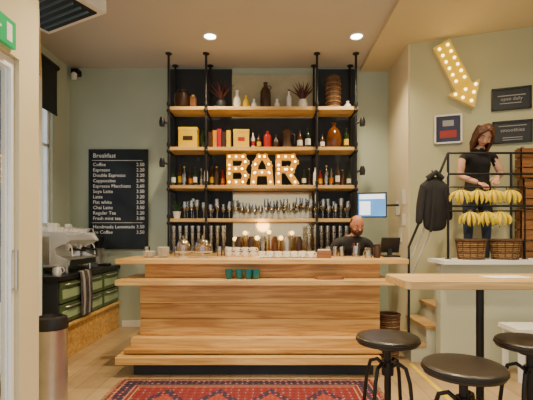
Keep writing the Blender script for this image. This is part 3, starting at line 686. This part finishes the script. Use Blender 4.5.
# ---------------------------------------------------------------- high table & stools
tb=B('high_table'); 
tb.prismz([(.80,2.36),(.83,2.33),(2.5,2.33),(2.5,2.80),(.83,2.80),(.80,2.77)],1.03,1.08,W_tab)
for x in (1.365,2.3):
    tb.tube([(x,2.6,.02),(x,2.6,1.02)],.024,M_iron,14); tb.lathe([(.09,0),(.09,.012)],(x,2.6,1.018),M_iron,20); tb.lathe([(.12,0),(.12,.015),(.05,.04),(.03,.06)],(x,2.62,0),M_iron,28)
tb.done(bevel=.004)
tp=B('paper_menu'); tp.cbox((1.50,2.55,1.083),(.26,.14,.004),M_paper,RZ(.1)); tp.done()
def stool(x,y):
    t=B('bar_stool'); zs=.75
    t.lathe([(.15,-.045),(.178,-.04),(.182,-.02),(.182,-.005),(.175,0),(.165,.002),(.05,-.004),(.002,-.004)],(x,y,zs),M_rubber,36)
    t.ring((x,y,zs-.022),.182,.006,M_iron,36)
    t.lathe([(.02,.35),(.02,.66),(.06,.67),(.06,.705)],(x,y,0),M_iron,16); t.lathe([(.035,.52),(.035,.60)],(x,y,0),M_iron,16)
    for k in range(4):
        a=math.pi/4+k*math.pi/2; c_,s_=math.cos(a),math.sin(a)
        pr=[(.02,.57),(.07,.60),(.115,.58),(.14,.50),(.155,.36),(.175,.2),(.215,.05),(.24,.008)]
        t.tube([(x+r*c_,y+r*s_,z_) for r,z_ in pr],.0115,M_iron,8); t.lathe([(.018,0),(.018,.01)],(x+.24*c_,y+.24*s_,0),M_black,10)
    t.ring((x,y,.26),.168,.008,M_iron,32); t.done()
stool(.70,2.38); stool(.90,1.86); stool(1.49,2.29)

# ---------------------------------------------------------------- people
def headfn(p):
    p=p.copy()
    if p.z<0:
        t_=-p.z; p.x*=1-.38*t_**1.6; p.y=p.y*(1-.18*t_) - .12*t_**2
    if p.y<-.5: p.y=-.5+(p.y+.5)*.72
    return p
def head(bb,M,skinm,hairfn):
    old=bb.T; bb.T=M
    bb.sph((0,0,0),(.076,.098,.118),skinm,22,16,headfn)
    bb.tube([(0,-.070,.022),(0,-.088,-.002),(0,-.102,-.024),(0,-.082,-.034)],[.006,.009,.013,.006],skinm,8)
    for s_ in (-1,1):
        bb.sph((.032*s_,-.072,.006),(.014,.010,.009),M_eye,10,7); bb.sph((.032*s_,-.081,.005),(.006,.003,.006),M_iris,8,6)
        bb.tube([(.016*s_,-.083,.026),(.034*s_,-.085,.031),(.052*s_,-.072,.024)],[.003,.004,.002],M_hair2,6)
        bb.sph((.032*s_,-.073,.013),(.016,.010,.006),skinm,10,6)
        bb.sph((.078*s_,.008,-.005),(.008,.018,.030),skinm,10,8); bb.sph((.045*s_,-.058,-.028),(.022,.018,.02),skinm,10,8)
    bb.tube([(-.026,-.072,-.060),(0,-.083,-.057),(.026,-.072,-.060)],[.003,.006,.003],M_lip,8)
    hairfn(bb); bb.T=old
def hand(bb,wrist,dirv,palmn,size,m,curl=.6,side=1):
    w=Vector(wrist); d_=Vector(dirv).normalized(); n_=Vector(palmn); n_=(n_-d_*n_.dot(d_)).normalized(); s_=d_.cross(n_)*side
    k=size
    bb.skin([(tuple(w),(.024*k,.018*k)),(tuple(w+d_*.05*k),(.036*k,.017*k)),(tuple(w+d_*.09*k),(.038*k,.014*k))],[(0,1),(1,2)],m,1)
    for i,(o_,l_) in enumerate(((-.030,.072),(-.010,.082),(.010,.076),(.029,.060))):
        p0=w+d_*.085*k+s_*o_*k; p1=p0+(d_*.9+n_*curl*.3)*l_*.45*k; p2=p1+(d_*.6+n_*curl)*l_*.32*k; p3=p2+(d_*.1+n_*curl*1.2)*l_*.28*k
        bb.tube([tuple(p0),tuple(p1),tuple(p2),tuple(p3)],[.0095*k,.009*k,.008*k,.006*k],m,7)
    p0=w+d_*.03*k-s_*.028*k; p1=p0+(d_*.5-s_*.7+n_*.3)*.035*k; p2=p1+(d_*.8-s_*.2+n_*.5)*.03*k
    bb.tube([tuple(p0),tuple(p1),tuple(p2)],[.012*k,.0105*k,.007*k],m,7)

# woman behind railing, leaning forward, head bowed over the fruit
wx,wy,g=2.37,4.62,.95
wo=B('woman')
V=[((wx+.03,wy,g+.88),(.14,.09)),((wx+.02,wy-.01,g+1.03),(.13,.08)),((wx,wy-.03,g+1.17),(.15,.085)),((wx-.005,wy-.06,g+1.285),(.135,.07)),((wx-.005,wy-.10,g+1.365),(.05,.05)),((wx,wy-.135,g+1.42),(.043,.045)),
 ((wx-.18,wy-.07,g+1.295),.052),((wx-.225,wy-.10,g+1.06),.040),((wx-.10,wy-.26,g+.97),.027),
 ((wx+.17,wy-.06,g+1.31),.052),((wx+.245,wy-.09,g+1.09),.040),((wx+.10,wy-.26,g+1.02),.027),
 ((wx-.07,wy,g+.78),(.08,.085)),((wx-.09,wy-.02,g+.46),.055),((wx-.09,wy,g+.09),.038),((wx-.09,wy-.12,g+.035),.036),
 ((wx+.12,wy,g+.78),(.08,.085)),((wx+.12,wy-.02,g+.46),.055),((wx+.12,wy,g+.09),.038),((wx+.12,wy-.12,g+.035),.036)]
E=[(0,1),(1,2),(2,3),(3,4),(4,5),(3,6),(6,7),(7,8),(3,9),(9,10),(10,11),(0,12),(12,13),(13,14),(14,15),(0,16),(16,17),(17,18),(18,19)]
def wmf(c_):
    dx=abs(c_.x-wx); h_=c_.z-g
    if h_<.10: return M_shoe
    if h_<.86 and c_.y>wy-.16 and dx<.22: return M_jean
    if dx>.172 and h_<1.26: return M_skin
    if c_.y<wy-.17: return M_skin
    if h_>1.365: return M_skin
    return M_cloth
wo.skin(V,E,wmf,2,0)
hand(wo,(wx-.10,wy-.26,g+.97),(.35,-.75,-.45),(.3,.2,-1),.95,M_skin,.6,-1)
hand(wo,(wx+.10,wy-.26,g+1.02),(-.45,-.7,-.45),(-.3,.2,-1),.95,M_skin,.6,1)
def hair_w(bb):
    def cap(p):
        p=p.copy()
        if p.y<-.35 and p.z<.5: p.y=-.35+(p.y+.35)*.1
        return p
    bb.sph((0,.012,.012),(.086,.106,.120),M_hair,20,14,cap)
    for s_ in (-1,1):
        for i in range(7):
            a=i/6
            bb.tube([(s_*(.010+.012*i),-.075+.03*i,.110-.010*i),(s_*(.068+.012*a),-.068+.03*i,.045),(s_*(.080+.006*a),-.05+.03*i,-.06),(s_*(.078+.010*(i%2)),-.05+.030*i,-.16),(s_*.07,-.05+.026*i,-.23)],[.014,.019,.020,.016,.004],M_hair,7)
    for i in range(6): bb.tube([(-.05+.02*i,.09,.06),(-.055+.022*i,.108,-.06),(-.055+.022*i,.09,-.18),(-.05+.02*i,.08,-.24)],[.018,.022,.018,.005],M_hair,7)
head(wo,TR((wx+.01,wy-.195,g+1.50))@RY(math.radians(5))@RX(math.radians(42))@RZ(math.radians(-16)),M_skin,hair_w)
wo.done()

# barman, bent over the work bench
bx,by=1.02,5.14
ba=B('barman')
V=[((bx,by,.93),(.155,.11)),((bx,by-.07,1.05),(.15,.11)),((bx,by-.13,1.17),(.175,.115)),((bx,by-.18,1.265),(.14,.09)),((bx+.01,by-.225,1.325),(.06,.058)),((bx+.02,by-.255,1.375),(.055,.055)),
 ((bx-.20,by-.18,1.255),.066),((bx-.30,by-.18,1.02),.05),((bx-.17,by-.32,.945),.032),
 ((bx+.20,by-.18,1.255),.066),((bx+.29,by-.18,1.02),.05),((bx+.14,by-.32,.945),.032),
 ((bx-.10,by+.01,.83),(.1,.1)),((bx-.12,by-.03,.48),.07),((bx-.12,by+.02,.1),.045),((bx-.12,by-.13,.04),.042),
 ((bx+.10,by+.01,.83),(.1,.1)),((bx+.12,by-.03,.48),.07),((bx+.12,by+.02,.1),.045),((bx+.12,by-.13,.04),.042)]
def bmf(c_):
    if c_.z<.11: return M_shoe
    if c_.z<.9 and c_.y>by-.2 : return M_jean
    if c_.z>1.34: return M_skin2
    if c_.y<by-.21 and c_.z<1.01: return M_skin2
    return M_cloth2
ba.skin(V,E,bmf,2,0)
hand(ba,(bx-.17,by-.32,.945),(.3,-.8,-.15),(.1,.1,-1),1.0,M_skin2,.4,-1)
hand(ba,(bx+.14,by-.32,.945),(-.3,-.8,-.15),(-.1,.1,-1),1.0,M_skin2,.4,1)
def hair_b(bb):
    bb.sph((0,-.006,-.062),(.072,.094,.078),M_hair2,18,12,lambda p:Vector((p.x,min(p.y,.45),min(p.z,.35))))
    bb.tube([(-.03,-.088,-.047),(0,-.094,-.043),(.03,-.088,-.047)],[.004,.008,.004],M_hair2,7)
    bb.sph((0,.02,.012),(.079,.094,.113),M_hair2,18,12,lambda p:Vector((p.x,max(p.y,-.1),min(p.z,.55))))
head(ba,TR((bx+.035,by-.30,1.475))@RX(math.radians(28))@RZ(math.radians(10)),M_skin2,hair_b)
ba.done()

# ---------------------------------------------------------------- world, camera
w=bpy.data.worlds.new('daylight'); scene.world=w; w.use_nodes=True
bg=w.node_tree.nodes['Background']; bg.inputs['Color'].default_value=(.92,.95,1,1); bg.inputs['Strength'].default_value=1.3
lamp('daylight_sun','SUN',(-6,0,6),.8,(1,.96,.9),angle=.1).rotation_euler=(math.radians(35),math.radians(-50),0)
cam=bpy.data.cameras.new('camera'); co=bpy.data.objects.new('camera',cam); COL.objects.link(co)
co.location=(0,0,EYE); co.rotation_euler=(math.pi/2,0,0); cam.sensor_width=36; cam.lens=400/533*36; cam.shift_y=35/533; cam.shift_x=-3.5/533
cam.clip_start=.05; scene.camera=co
